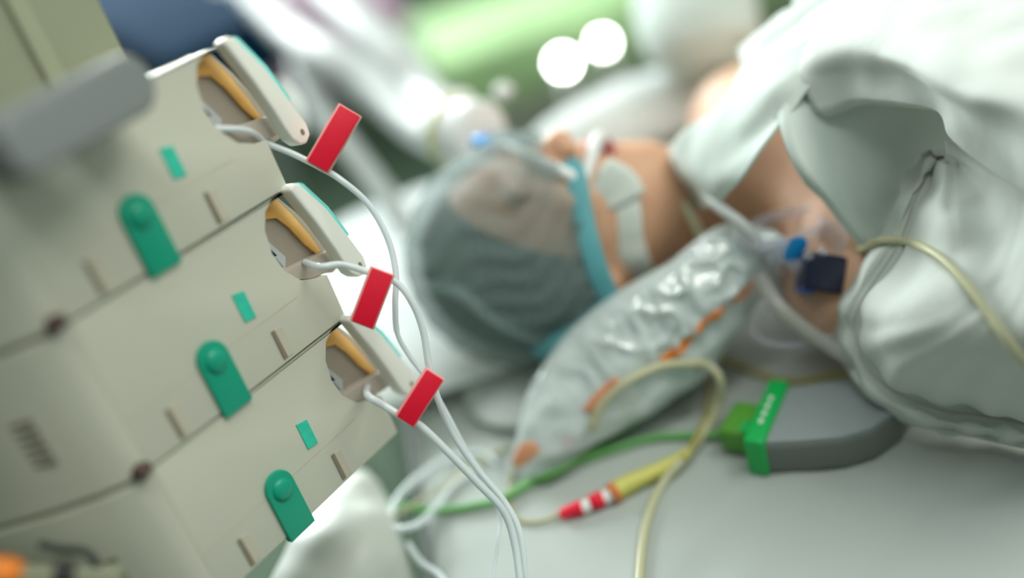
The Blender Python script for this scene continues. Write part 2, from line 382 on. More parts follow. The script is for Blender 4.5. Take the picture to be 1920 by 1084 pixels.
head_pad = superell('head_cushion', (0.04, 0.755, BED + 0.012), (0.115, 0.10, 0.016), 'sheet', e=0.6, wr=0.001); tag(head_pad, 'thin pale grey cushion flat under the back of the patient\'s head', 'cushion')

# ================================================================== PATIENT
YM = 0.76
def headf(P):
    d = d_ell(P, (0.028, YM, 0.868), (0.096, 0.076, 0.090))
    d = smin(d, d_ell(P, (0.095, YM, 0.885), (0.070, 0.060, 0.058)), 0.03)
    d = smin(d, d_ell(P, (0.148, YM, 0.900), (0.026, 0.028, 0.027)), 0.025)
    for s in (-1, 1):
        d = smin(d, d_cap(P, (0.075, YM + s * .055, 0.85), (0.142, YM + s * .028, 0.885), 0.016, 0.013), 0.02)  # jaw
        d = smin(d, d_ell(P, (0.072, YM + s * .040, 0.925), (0.020, 0.018, 0.014)), 0.015)                       # cheekbone
        d = smax(d, -d_ell(P, (0.046, YM + s * .032, 0.957), (0.017, 0.019, 0.012)), 0.010)                      # socket
        d = smin(d, d_ell(P, (0.047, YM + s * .031, 0.938), (0.012, 0.013, 0.011)), 0.004)                       # closed eye
        d = smin(d, d_ell(P, (0.032, YM + s * .030, 0.951), (0.008, 0.022, 0.007)), 0.012)                       # brow
        e = d_ell(P, (0.060, YM + s * .078, 0.856), (0.030, 0.007, 0.018)); e = smax(e, -d_ell(P, (0.060, YM + s * .086, 0.856), (0.019, 0.007, 0.010)), 0.004)
        d = smin(d, e, 0.006)
    d = smin(d, d_cap(P, (0.048, YM, 0.950), (0.078, YM, 0.963), 0.007, 0.0085), 0.012)
    for s in (-1, 1): d = smin(d, d_ell(P, (0.082, YM + s * .010, 0.957), (0.009, 0.008, 0.008)), 0.005)
    d = smin(d, d_ell(P, (0.103, YM, 0.940), (0.006, 0.022, 0.008)), 0.006); d = smin(d, d_ell(P, (0.116, YM, 0.937), (0.007, 0.020, 0.008)), 0.006)
    d = smax(d, -d_ell(P, (0.1095, YM, 0.948), (0.0035, 0.018, 0.008)), 0.003)
    return d
def bodyf(P):
    d = headf(P)
    d = smin(d, d_cap(P, (0.095, .765, 0.835), (0.235, .775, 0.850), 0.052, 0.058), 0.03)
    t = d_ell(P, (0.46, .785, 0.855), (0.26, 0.150, 0.088))
    t = smin(t, d_cap(P, (0.275, .655, 0.836), (0.285, .905, 0.838), 0.052, 0.052), 0.06)
    t = smin(t, d_cap(P, (0.275, .70, 0.895), (0.245, .765, 0.892), 0.010, 0.009), 0.02); t = smin(t, d_cap(P, (0.275, .86, 0.895), (0.245, .79, 0.892), 0.010, 0.009), 0.02)
    t = smin(t, d_cap(P, (0.262, .625, 0.815), (0.53, .600, 0.800), 0.054, 0.040), 0.03)
    t = smin(t, d_cap(P, (0.290, .925, 0.830), (0.53, .955, 0.800), 0.052, 0.040), 0.03)
    t = smin(t, d_cap(P, (0.53, .600, 0.80), (0.72, .68, 0.84), 0.038, 0.028), 0.02); t = smin(t, d_cap(P, (0.53, .955, 0.80), (0.72, .90, 0.84), 0.038, 0.028), 0.02)
    t = smax(t, P[..., 0] - 0.74, 0.03)
    return smin(d, t, 0.035)
V, Fc = surfnet(bodyf, (-0.09, 0.53, 0.745), (0.80, 1.05, 1.0), 0.0034)
person = build('person', V, Fc, 'skin'); tag(person, 'person lying on their back with a bare shoulder, head capped and mouth intubated', 'person')
# hair under the cap
def hairf(P):
    d = headf(P) - 0.004
    d = smax(d, P[..., 0] * 0.55 + (P[..., 2] - 0.922) * 0.9 - 0.005, 0.01); return smax(d, P[..., 0] - 0.075, 0.01)
V, Fc = surfnet(hairf, (-0.09, 0.66, 0.76), (0.10, 0.86, 0.98), 0.003)
build('hair', V, Fc, 'hair', person)
# bouffant cap, open at the face
def capf(P):
    d = d_ell(P, (0.020, YM, 0.868), (0.099, 0.083, 0.098)) - 0.002; d = smin(d, headf(P) - 0.006, 0.03)
    w = 0.0014 * np.sin(P[..., 0] * 60 + P[..., 2] * 90 + 3.0 * np.sin(P[..., 1] * 50 + P[..., 0] * 30)) + 0.0009 * np.sin(P[..., 2] * 320 - P[..., 0] * 90 + 3 * np.sin(P[..., 0] * 70))
    return d + w
V, Fc = surfnet(capf, (-0.10, 0.655, 0.755), (0.20, 0.87, 0.99), 0.0032)
def capkeep(v): return v[0] + 0.16 * (v[2] - 0.88) < 0.080 + 0.002 * math.sin(v[1] * 160 + v[2] * 130)
keep = [capkeep(v) for v in V]; mp_ = {}; V2 = []
for i, k in enumerate(keep):
    if k: mp_[i] = len(V2); V2.append(V[i])
F2 = [[mp_[i] for i in f] for f in Fc if all(keep[i] for i in f)]
cap = build('surgical_cap', V2, F2, 'cap', person); cap['label'] = 'thin see-through grey-green bouffant cap'
HB = bvh_of([person, cap])
def ribbon(name, pxs, width, off, m, parent, bvh, thick=0.0015):
    P = [cast(bvh, x, y, off) for x, y in pxs]; P = [p for p in P if p is not None]; Q = catmull(P, 6); rows = [[], [], []]
    for i, p in enumerate(Q):
        t = (Q[min(i + 1, len(Q) - 1)] - Q[max(0, i - 1)]).normalized(); v = (CAM - p).normalized(); s = t.cross(v).normalized() * width / 2
        for k, a in enumerate((-1, 0, 1)): rows[k].append(p + s * a + v * (0.001 if a == 0 else 0))
    return patch(name, rows, 1, 3, thick, m, parent)
ribbon('head_strap', [(1062, 295), (1080, 340), (1090, 400), (1102, 460), (1120, 515), (1142, 560)], 0.016, 0.004, 'teal', person, HB)
ribbon('neck_tie', [(1142, 556), (1100, 590), (1045, 628), (1000, 655)], 0.013, 0.004, 'teal', person, HB)
ribbon('cap_elastic', [(800, 540), (860, 545), (920, 590), (990, 625), (1035, 640)], 0.011, 0.002, 'cap', person, HB)
ribbon('cheek_tape', [(1128, 330), (1160, 350), (1172, 400), (1176, 450), (1190, 500), (1205, 560)], 0.022, 0.003, 'tape', person, HB, 0.003)
ribbon('mouth_dressing', [(1120, 345), (1150, 358), (1165, 380)], 0.032, 0.006, 'tape', person, HB, 0.008)
for z_, x_ in ((0.9425, 0.103), (0.9395, 0.116)):
    V, Fc = tubemesh([(x_, YM - .021, z_ - .004), (x_, YM - .010, z_ + .003), (x_, YM, z_ + .004), (x_, YM + .010, z_ + .003), (x_, YM + .021, z_ - .004)], lambda t: 0.0015 + 0.0045 * math.sin(math.pi * t) , 10, 6)
    build('lip', V, Fc, 'lip', person)

# breathing circuit
et = thing('breathing_tube', (0.11, YM, 0.95), 'clear breathing tube running from the mouth to the white filter', 'tube')
tube('tube', [(0.110, YM, 0.935), (0.110, YM - .008, 0.957), at(1092, 338, 0.820), at(1065, 328, 0.815), at(1030, 312, 0.82), at(985, 290, 0.84), at(945, 272, 0.87)], 0.0055, 'whitetube', et)
fl = thing('breathing_filter', at(880, 240, 0.97), 'round white breathing filter with a pale yellow rim beside the capped head', 'filter')
c0 = at(878, 252, 0.945); axd = (at(985, 255, 0.89) - at(820, 232, 0.97)).normalized(); au = axd.orthogonal().normalized(); av = axd.cross(au)
prism('filter_housing', ellipse(0.034, 0.034, 40), au, av, axd, c0 + axd * 0.02, 0.034, 'whitetube', fl, bevel=0.006, seg=4)
prism('filter_rim', ellipse(0.037, 0.037, 40), au, av, axd, c0 - axd * 0.012, 0.006, 'paleyellow', fl, bevel=0.002)
prism('connector', ellipse(0.011, 0.011, 24), au, av, axd, c0 + axd * 0.050, 0.032, 'clear', fl, bevel=0.002)
prism('sampling_port', ellipse(0.0055, 0.0055, 20), au, av, axd, at(918, 268, 0.865), 0.018, 'blue', fl, bevel=0.001)
g1 = 'corrugated breathing hoses'
hs = tube('breathing_hose', [c0 - axd * 0.02, at(800, 185, 1.07), at(745, 110, 1.12), at(680, 50, 1.18), at(600, -30, 1.28), at(540, -120, 1.4)], 0.021, 'hose', n=14, seg=18, ribs=True)
tag(hs, 'ribbed pale hose arriving from above at the white filter', 'hose', g1)
hs2 = tube('breathing_hose', [at(830, 260, 1.00), at(770, 225, 1.06), at(700, 160, 1.12), at(620, 110, 1.17), at(540, 60, 1.26), at(430, -60, 1.4)], 0.021, 'hose', n=14, seg=18, ribs=True)
tag(hs2, 'second ribbed pale hose, the lower one behind the top red clip', 'hose', g1)
hs3 = tube('drip_hose', [at(560, 120, 1.25), at(600, 205, 1.2), at(650, 270, 1.16), at(700, 335, 1.13), at(750, 410, 1.10), at(790, 480, 1.10)], 0.013, 'hose', n=8, seg=16)
tag(hs3, 'smooth milky hose coming down to the pillow left of the capped head', 'hose')
sw = thing('hose_connector', at(790, 200, 1.05), 'clear elbow connector with blue bits where the hoses meet', 'connector')
superell('elbow', at(850, 190, 1.02), (0.018, 0.018, 0.016), 'clear', sw, e=0.9, wr=0); superell('blue_ring', at(785, 205, 1.04), (0.009, 0.012, 0.012), 'midblue', sw, e=0.9, wr=0)

# linens round the neck and chest
def cl(a, s, seed, fold=0.0, fs=60):
    return lambda p, i, j: a * nz(p, s, seed) + a * 0.5 * nz(p, s * 2.4, seed + 3) + fold * math.sin((p[0] * 0.8 + p[1] * 0.5) * fs + 2 * nz(p, 8, seed))
rows = [[on(1385, 110, .235), on(1440, 60, .25), on(1500, 20, .26), on(1560, -40, .27)],
        [on(1362, 175, .225), on(1415, 170, .235), on(1475, 150, .243), on(1560, 90, .25)],
        [on(1298, 235, .205), on(1355, 250, .212), on(1410, 255, .215), on(1458, 232, .225)],
        [on(1262, 300, .165), on(1305, 320, .178), on(1345, 335, .185), on(1392, 328, .195)],
        [on(1290, 390, .10), on(1310, 390, .12), on(1325, 388, .15), on(1342, 385, .16)]]
tag(patch('hospital_gown', rows, 14, 12, 0.003, 'gown', disp=cl(0.006, 16, 2)), 'thin white gown drawn diagonally over the chest up to the neck', 'gown')
rows = [[on(1500, -60, .27), on(1700, -90, .27), on(1900, -60, .25)],
        [on(1490, 60, .25), on(1600, 60, .25), on(1800, 80, .22)],
        [on(1475, 175, .235), on(1570, 190, .22), on(1800, 200, .19)],
        [on(1482, 250, .22), on(1590, 270, .19), on(1800, 300, .15)],
        [on(1520, 330, .195), on(1620, 350, .16), on(1800, 390, .12)],
        [on(1575, 395, .16), on(1660, 420, .13), on(1800, 470, .09)],
        [on(1650, 470, .12), on(1700, 490, .10), on(1800, 540, .07)]]
tag(patch('top_sheet', rows, 16, 10, 0.010, 'gown', disp=cl(0.004, 14, 9)), 'pale green-white sheet turned over the bare shoulder, under the blanket', 'sheet')
# blanket : upper fold and rolled near corner, one thing
bl = thing('blanket', on(1900, 600, 0), 'thick white padded blanket with a stitched hem filling the right side', 'blanket')
rows = [[on(1560, -120, .28), on(1640, -120, .28), on(1760, -120, .28), on(1860, -120, .28), on(1960, -120, .28), on(2040, -100, .28), on(2200, -60, .28)],
        [on(1548, 10, .27), on(1630, 5, .28), on(1740, 20, .285), on(1840, 40, .285), on(1930, 50, .285), on(2020, 80, .285), on(2180, 120, .285)],
        [on(1508, 92, .255), on(1600, 85, .272), on(1700, 118, .278), on(1800, 165, .278), on(1890, 185, .278), on(1980, 220, .275), on(2150, 290, .27)],
        [on(1500, 150, .24), on(1600, 140, .248), on(1725, 160, .255), on(1800, 212, .252), on(1880, 250, .248), on(1960, 300, .245), on(2120, 380, .24)],
        [on(1532, 203, .225), on(1610, 186, .232), on(1736, 206, .238), on(1770, 262, .224), on(1850, 316, .212), on(1930, 360, .206), on(2090, 440, .20)]]
patch('blanket_top', rows, 16, 16, 0.012, 'blanket', bl, disp=lambda p, i, j: 0.0055 * nz(p, 13, 5) + 0.003 * nz(p, 34, 6))
ring = [
 [(1742, 283, .175), (1695, 355, .152), (1646, 452, .125), (1574, 560, .085), (1568, 640, .055), (1602, 722, .036), (1664, 778, .026), (1752, 812, .016), (1840, 826, .012), (1925, 842, .010), (2090, 880, .010)],
 [(1750, 296, .186), (1706, 366, .168), (1660, 460, .142), (1590, 568, .105), (1586, 640, .076), (1618, 712, .056), (1676, 762, .044), (1757, 790, .036), (1842, 804, .032), (1925, 820, .031), (2090, 860, .031)],
 [(1754, 302, .182), (1716, 374, .168), (1680, 466, .144), (1610, 574, .108), (1606, 640, .082), (1636, 700, .062), (1692, 742, .050), (1764, 768, .041), (1844, 780, .037), (1925, 798, .037), (2090, 840, .037)],
 [(1768, 306, .190), (1750, 384, .184), (1735, 476, .164), (1680, 580, .138), (1668, 630, .122), (1690, 672, .106), (1735, 702, .096), (1790, 718, .090), (1860, 726, .088), (1935, 738, .088), (2090, 770, .09)],
 [(1790, 308, .190), (1792, 390, .186), (1800, 478, .172), (1780, 560, .158), (1780, 596, .150), (1795, 620, .144), (1820, 634, .140), (1855, 642, .138), (1905, 650, .138), (1965, 660, .138), (2090, 690, .14)],
 [(1795, 300, .190), (1830, 350, .188), (1860, 420, .180), (1870, 480, .172), (1880, 510, .168), (1892, 530, .166), (1908, 545, .165), (1928, 556, .164), (1958, 568, .164), (2000, 580, .165), (2100, 610, .165)],
 [(1775, 288, .196), (1830, 312, .198), (1875, 335, .198), (1905, 350, .198), (1920, 358, .198), (1935, 365, .198), (1955, 375, .198), (1985, 388, .198), (2020, 405, .198), (2055, 420, .198), (2110, 450, .198)]]
rows = [[on(*q) for q in r] for r in ring]
def lobe(p, i, j):
    k = nz(p, 15, 21) * 0.0045 + nz((p[0] * 1.0, p[1] * 1.0, p[2] * 0.4), 32, 8) * 0.0035
    s = 0.0
    if i > 0.33: s += 0.0022 * math.sin(j * 46 + 3 * nz(p, 14, 3) + i * 5) * math.exp(-(i - 0.33) * 6)       # puckers running in from the seam
    hem = max(0, 1 - abs(i - 0.333) / 0.022)
    s -= 0.0024 * hem                                                                                       # stitched groove
    if i < 0.33: s += 0.0024 * math.sin(j * 62 + 5 * nz(p, 9, 7)) * math.sin(math.pi * min(1, i / 0.33)) + 0.002 * math.sin(math.pi * i / 0.33)
    return k * (0.35 + min(1, i * 1.6)) + s
patch('turned_corner', rows, 26, 16, 0.012, 'blanket', bl, disp=lobe)
BB = bvh_of([o for o in bl.children])
# stitching along the hem
def gp(i, j):   # row index as a fraction of the ring index
    a = [catmull(r, 26) for r in rows]; return a[i]
seam = [Vector(p) for p in catmull([rows[2][k] for k in range(11)], 10)]
SP = []
for p in seam:
    d = (p - CAM).normalized(); h = BB.ray_cast(CAM, d)
    if h[0] is not None: SP.append(h[0] - d * 0.0004)
V, Fc = tubemesh(SP, 0.0005, 6, 1); o = build('stitching', V, Fc, mat('stitch_thread', (0.50, 0.50, 0.44), 0.7), bl)

# far side linens
tag(superell('rolled_towel', (0.235, 1.10, BED + 0.045), (0.16, 0.06, 0.046), 'linen', e=0.8, wr=0.006, ws=14), 'white rolled towel lying on the far side beyond the neck', 'towel')
sl, *_ = blobrings('draped_sleeve', [(at(1190, -90, 1.25), at(1420, -120, 1.2)), (at(1188, 0, 1.22), at(1420, -20, 1.15)), (at(1200, 80, 1.18), at(1425, 60, 1.1)), (at(1250, 140, 1.15), at(1400, 95, 1.1)), (at(1310, 150, 1.13), at(1385, 118, 1.1))], [0.05, 0.06, 0.06, 0.045, 0.02], 'gown', wr=0.006, wscale=14)
tag(sl, 'grey-green cloth draped over the far arm at the top of the picture', 'cloth')
rows = [[on(1385, 95, .20), on(1460, 30, .24), on(1540, -20, .25)], [on(1400, 120, .22), on(1480, 70, .255), on(1545, 20, .27)], [on(1435, 150, .215), on(1490, 110, .245), on(1540, 80, .26)]]
tag(patch('folded_cloth', rows, 10, 8, 0.006, 'linen', disp=cl(0.004, 20, 12)), 'bright white folded cloth corner beside the blanket above the chest', 'cloth')

# ================================================================== NECK LINES, MASK, VALVE
lines = [([on(1228, 285, .155), on(1255, 330, .150), on(1285, 385, .135), on(1312, 440, .115), on(1350, 500, .08), on(1420, 560, .03)], 0.0042, 'cream thin line lying on the neck, the one nearer the chin'),
         ([on(1255, 280, .165), on(1300, 335, .160), on(1345, 385, .160), on(1400, 430, .145), on(1440, 500, .10), on(1470, 560, .05)], 0.0045, 'cream thin line lying on the neck, the one nearer the chest')]
for P, r, lb in lines: tag(tube('neck_line', P, r, 'creamcable' if r < .0044 else 'hose'), lb, 'tube', 'lines on the neck')
msk = thing('face_mask', on(1480, 520, .05), 'clear plastic ring-shaped face mask lying on the bare shoulder', 'mask')
mc = on(1482, 465, .118)
def ringpts(c, a, b, z, n=28): return [Vector((c.x + a * math.cos(2 * math.pi * i / n), c.y + b * math.sin(2 * math.pi * i / n), c.z + z)) for i in range(n + 1)]
tube('rim', ringpts(mc + Vector((0, 0.012, 0.012)), 0.034, 0.020, 0), 0.0042, 'clear', msk, n=3)
tube('cushion', ringpts(mc + Vector((-0.002, -0.02, -0.055)), 0.044, 0.032, 0), 0.0024, 'clear', msk, n=3)
V, Fc = [], []
for i in range(9):
    t = i / 8; cc = mc + Vector((0, 0.012 - 0.042 * t, 0.012 - 0.067 * t)); V += ringpts(cc, 0.034 + 0.016 * t ** .7, 0.020 + 0.016 * t ** .7, 0, 36)[:-1]
for i in range(8):
    for k in range(36): Fc.append((i * 36 + k, i * 36 + (k + 1) % 36, (i + 1) * 36 + (k + 1) % 36, (i + 1) * 36 + k))
M['film'] = mat('clear_film', (0.7, 0.7, 0.78), 0.1, alpha=0.05, spec=1.0)
build('shell', V, Fc, 'film', msk)
tag(tube('drain_tube', [on(1425, 520, .105), on(1458, 572, .095), on(1505, 615, .08), on(1560, 652, .065), on(1640, 700, .05)], 0.0062, mat('cloudy_tube', (0.50, 0.50, 0.46), 0.2, alpha=0.62), seg=16), 'wide clear tube running from under the bag to the blanket hem', 'tube')
vl = thing('breathing_valve', at(1538, 500, 0.77), 'navy blue valve block with a bright blue knob at the neck of the bag', 'valve')
vx, vy, vz = CR * math.cos(.15) - CU * math.sin(.15), CU * math.cos(.15) + CR * math.sin(.15), -FW
box('valve_body', at(1540, 512, 0.765), (vx, vy, vz), (0.0150, 0.0145, 0.012), 'navy', vl, 0.003)
box('valve_side', at(1513, 512, 0.77), (vx, vy, vz), (0.005, 0.016, 0.013), 'midblue', vl, 0.003)
for q in ((1516, 480), (1542, 472)): superell('connector_stud', at(*q, 0.752), (0.0042, 0.0042, 0.0042), 'clear', vl, e=1, wr=0)
kn = at(1496, 470, 0.758)
prism('knob', ellipse(0.0072, 0.0072, 24), vx, (vy * 0.75 + vz * 0.66).normalized(), (vz * 0.75 - vy * 0.66 * -1).normalized(), kn + CU * 0.005, 0.013, 'blue', vl, bevel=0.002, seg=3)
tube('clear_elbow', [at(1575, 480, 0.77), at(1576, 455, 0.77), at(1562, 436, 0.775), at(1540, 432, 0.78)], 0.009, 'clear', vl, seg=18)
tube('neck_connector', [at(1440, 478, 0.785), at(1470, 478, 0.78), at(1508, 500, 0.775)], 0.0085, 'clear', vl, seg=18)
tag(tube('blue_tube', [at(1572, 468, 0.775), at(1610, 458, 0.765), at(1655, 450, 0.758), at(1690, 455, 0.76)], 0.0048, M['teal']), 'teal blue tube between the navy valve and the blanket', 'tube')

# white cable over the blanket
P = [at(1580, 475, 0.775), at(1615, 468, 0.755)]
for q in ((1660, 456), (1700, 453), (1740, 466), (1775, 495), (1815, 540), (1855, 590), (1895, 635), (1935, 680), (1990, 740)):
    c = cast(BB, *q, off=0.0035); P.append(c if c is not None else at(*q, .70))
tag(tube('monitor_cable', P, 0.0030, 'creamcable'), 'cream cable crossing the top of the white blanket', 'cable')

# ================================================================== RESERVOIR BAG
LR = [((952, 868, .020), (984, 890, .012)), ((966, 826, .035), (1060, 858, .012)), ((980, 765, .055), (1150, 815, .014)), ((1008, 700, .075), (1235, 768, .018)),
      ((1070, 618, .100), (1315, 708, .028)), ((1160, 548, .120), (1372, 636, .045)), ((1250, 498, .130), (1412, 575, .065)), ((1325, 436, .140), (1446, 520, .085)),
      ((1385, 418, .138), (1474, 490, .10)), ((1450, 432, .125), (1496, 472, .112))]
res = thing('resuscitation_bag', on(1200, 680, 0), 'shiny translucent white breathing bag with orange print lying against the capped head', 'bag')
bagm, BV, BK, BS = blobrings('bag_film', [(on(*a), on(*b)) for a, b in LR], [.004, .013, .022, .028, .030, .028, .022, .017, .013, .009], 'bag', res, n=20, seg=110, wr=0.0046, wscale=26, crease=0.0065)
GB = bvh_of([bagm])
def printmark(pxs, width, m):
    P = [cast(GB, x, y, 0.0006) for x, y in pxs]; P = [p for p in P if p is not None]; Q = catmull(P, 6); rr = [[], [], []]
    for i, p in enumerate(Q):
        t = (Q[min(i + 1, len(Q) - 1)] - Q[max(0, i - 1)]).normalized(); v = (CAM - p).normalized(); s = t.cross(v).normalized() * width / 2 * (0.35 + 0.65 * math.sin(math.pi * (0.1 + 0.8 * i / (len(Q) - 1))))
        for k, a in enumerate((-1, 0, 1)):
            q = p + s * a; h = GB.find_nearest(q); rr[k].append(h[0] + v * 0.0009)
    patch('printed_mark', rr, 1, 2, 0.0006, m, res)
printmark([(1415, 532), (1395, 552), (1372, 568)], 0.010, 'paleorange')
printmark([(1360, 574), (1335, 596), (1308, 622)], 0.010, 'orange')
printmark([(1304, 628), (1275, 655), (1238, 680)], 0.010, 'orange')
printmark([(1160, 712), (1130, 742), (1098, 772)], 0.011, 'paleorange')
printmark([(1008, 838), (985, 850), (964, 872)], 0.016, 'paleorange')

# ================================================================== MONITOR MODULE
mm = thing('monitor_module', on(1560, 800, 0), 'grey patient monitor module with a bright green end, under the blanket corner', 'module')
Pn = on(1437, 890, 0); Pf = on(1472, 722, 0.034); Pf.z = BED
e2 = (Pf - Pn); Lx = e2.length; e2.normalize(); e1 = Vector((e2.y, -e2.x, 0))
def loc2(p): d = p - Pn; return (d.dot(e1), d.dot(e2))
poly = [(0, 0), (0.028, 0.0085), (0.055, 0.0185), (0.073, 0.032), (0.088, 0.056), (0.094, 0.080), (0.080, 0.095), (0.05, 0.085), (0.0, Lx)]
Z = Vector((0, 0, 1))
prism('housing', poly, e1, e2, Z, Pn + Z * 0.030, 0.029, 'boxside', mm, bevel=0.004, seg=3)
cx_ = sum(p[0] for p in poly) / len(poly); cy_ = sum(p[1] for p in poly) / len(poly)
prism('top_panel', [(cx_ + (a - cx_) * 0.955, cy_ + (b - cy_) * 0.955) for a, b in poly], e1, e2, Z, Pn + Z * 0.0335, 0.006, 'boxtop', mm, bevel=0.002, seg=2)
prism('green_end', [(-0.013, -0.003), (0.003, -0.003), (0.003, Lx + 0.003), (-0.013, Lx + 0.003)], e1, e2, Z, Pn + Z * 0.037, 0.0365, 'brightgreen', mm, bevel=0.003, seg=3)
cn = prism('green_connector', [(-0.040, Lx * 0.18), (-0.012, Lx * 0.18), (-0.012, Lx * 0.74), (-0.036, Lx * 0.74)], e1, e2, Z, Pn + Z * 0.028, 0.024, 'leafgreen', mm, bevel=0.005, seg=3)
prism('connector_button', ellipse(0.0045, 0.0065, 20, (-0.018, Lx * 0.30)), e1, e2, Z, Pn + Z * 0.0295, 0.003, 'brightgreen', cn, bevel=0.0008)
for k in range(4): prism('white_marking', ellipse(0.0017, 0.0028, 12, (-0.005, Lx * (0.30 + 0.13 * k))), e1, e2, Z, Pn + Z * 0.0375, 0.001, M['whitetube'], mm)

# ================================================================== CABLES ON THE SHEET
def bedcable(name, pxs, r, m, label, cat='cable', group=None, n=8):
    return tag(tube(name, [on(x, y, h[0] if h else r) for x, y, *h in pxs], r, m, n=n), label, cat, group)
bedcable('green_cable', [(1378, 812, .014), (1340, 815, .006), (1290, 817, .004), (1220, 822, .004), (1150, 843, .004), (1085, 866, .0045), (1030, 888, .004), (985, 912, .004), (935, 938, .004), (870, 952, .004), (810, 958, .004), (750, 950, .006), (728, 944, .008)], 0.0033, 'greencable', 'green cable leading from the green connector along the sheet to the left')
bedcable('green_cable', [(1300, 725, .003), (1250, 752, .004), (1200, 788, .004), (1140, 828, .004), (1090, 858, .009), (1030, 893, .009), (985, 905, .004), (950, 935, .004)], 0.0032, mat('dark_green_cable', (0.09, 0.27, 0.06), 0.4), 'darker green cable coming out from under the translucent bag')
cl_ = thing('looped_cable', on(1240, 900, 0), 'pale cream cable looping over the bag and running down out of the picture', 'cable')
P = []
for q in ((1105, 800), (1130, 752), (1175, 712), (1230, 684), (1285, 676)):
    c = cast(GB, *q, off=0.0042); P.append(c if c is not None else on(*q, .03))
P += [on(1325, 684, .055), on(1350, 712, .045), on(1347, 760, .022), on(1318, 815, .008), on(1280, 862, .010), on(1243, 905, .004), on(1218, 960, .004), on(1205, 1020, .004), on(1198, 1100, .004), on(1190, 1180, .004)]
tube('cable', P, 0.0036, 'creamcable', cl_)
yc = thing('sensor_cable', on(1180, 900, 0), 'thin ochre cable ending in a yellow sleeve and a red-striped white plug', 'cable')
tube('cable', [on(1322, 690, .004), on(1330, 735, .004), on(1322, 785, .010), on(1300, 830, .014), on(1278, 862, .012)], 0.0022, 'ochre', yc)
tube('yellow_sleeve', [on(1292, 848, .012), on(1260, 868, .008), on(1210, 893, .008), on(1170, 912, .008), on(1150, 925, .008)], lambda t: 0.0042 + 0.0034 * min(1, t * 1.5), 'yellow', yc)
V, Fc = tubemesh([on(1156, 921, .0078), on(1144, 929, .0078)], 0.0082, 20, 1); build('orange_collar', V, Fc, mat('orange_collar', (0.65, 0.20, 0.05), 0.4), yc)
tube('white_plug', [on(1146, 927, .0075), on(1125, 937, .0070), on(1100, 949, .0062), on(1088, 953, .006)], lambda t: 0.0058 - 0.0008 * t, 'whitetube', yc)
tube('red_band', [on(1131, 934, .0072), on(1106, 944, .0070)], 0.0062, 'red', yc, n=2)
tube('red_tip', [on(1092, 951, .006), on(1070, 958, .0055), on(1050, 966, .005)], lambda t: 0.0062 - 0.0022 * t, 'red', yc)
tube('thin_lead', [on(1052, 965, .004), on(1020, 977, .002), on(985, 980, .002), on(962, 965, .002), on(955, 920, .002), on(962, 880, .002)], 0.0012, 'ochre', yc)
bedcable('ochre_cable', [(1350, 672), (1395, 690), (1440, 707), (1490, 716), (1540, 708), (1600, 698)], 0.0028, 'ochre', 'ochre cable lying in the shadow between bag and blanket')
bedcable('cream_lead', [(820, 705), (870, 715), (925, 735), (975, 760), (1010, 790)], 0.0022, 'creamcable', 'faint cream lead lying on the sheet below the back of the head')
bedcable('cream_lead', [(610, 955, .03), (650, 968, .03), (720, 970, .025), (780, 945, .006), (840, 905, .003), (900, 865, .003), (960, 835, .003)], 0.0020, 'creamcable', 'faint cream lead running from the white plastic bag towards the breathing bag')
bedcable('thin_tube', [(735, 975, .02), (745, 935, .02), (790, 890, .015), (840, 860, .006), (905, 850, .003), (930, 870, .003)], 0.0028, 'tube', 'clear thin tube looping near the dark bed corner, upper one', 'tube', 'clear tubes looping at the bed corner')
bedcable('thin_tube', [(730, 960, .02), (738, 990, .02), (780, 985, .02), (820, 950, .006), (850, 910, .003), (900, 880, .003)], 0.0028, 'tube', 'clear thin tube looping near the dark bed corner, lower one', 'tube', 'clear tubes looping at the bed corner')
bedcable('thin_tube', [(765, 1020, .01), (790, 1055, .006), (825, 1080, .004), (850, 1120, .004)], 0.0028, 'tube', 'clear thin tube running over the bed edge at the bottom of the picture', 'tube')

# blue stopcocks beside the head
sk = thing('stopcock', on(790, 690, 0), 'white and blue stopcock lying on the sheet behind the bottom red clip', 'stopcock')
tube('stopcock_body', [on(768, 672, .012), on(790, 662, .014), on(822, 640, .014)], 0.0085, 'whitetube', sk)
superell('blue_tap', on(828, 662, .012), (0.010, 0.013, 0.008), 'midblue', sk, e=0.9, wr=0); superell('blue_handle', on(748, 632, .015), (0.017, 0.010, 0.008), 'midblue', sk, e=0.9, wr=0)

# white plastic bag hanging at the end of the bed
wbm, *_ = blobrings('plastic_bag', [(at(655, 903, .84), at(688, 882, .86)), (at(612, 932, .83), at(708, 908, .86)), (at(560, 985, .80), at(732, 962, .84)), (at(528, 1045, .78), at(756, 1030, .81)), (at(500, 1110, .77), at(778, 1100, .80)), (at(480, 1220, .76), at(800, 1200, .79)), (at(520, 1300, .77), at(780, 1290, .79))],
                     [.008, .018, .026, .036, .038, .036, .01], mat('milky_plastic', (0.70, 0.74, 0.68), 0.35, bump=0.3, bscale=20), wr=0.008, wscale=16, n=8)
tag(wbm, 'puffed milky white plastic bag hanging between the pumps and the bed corner', 'bag')

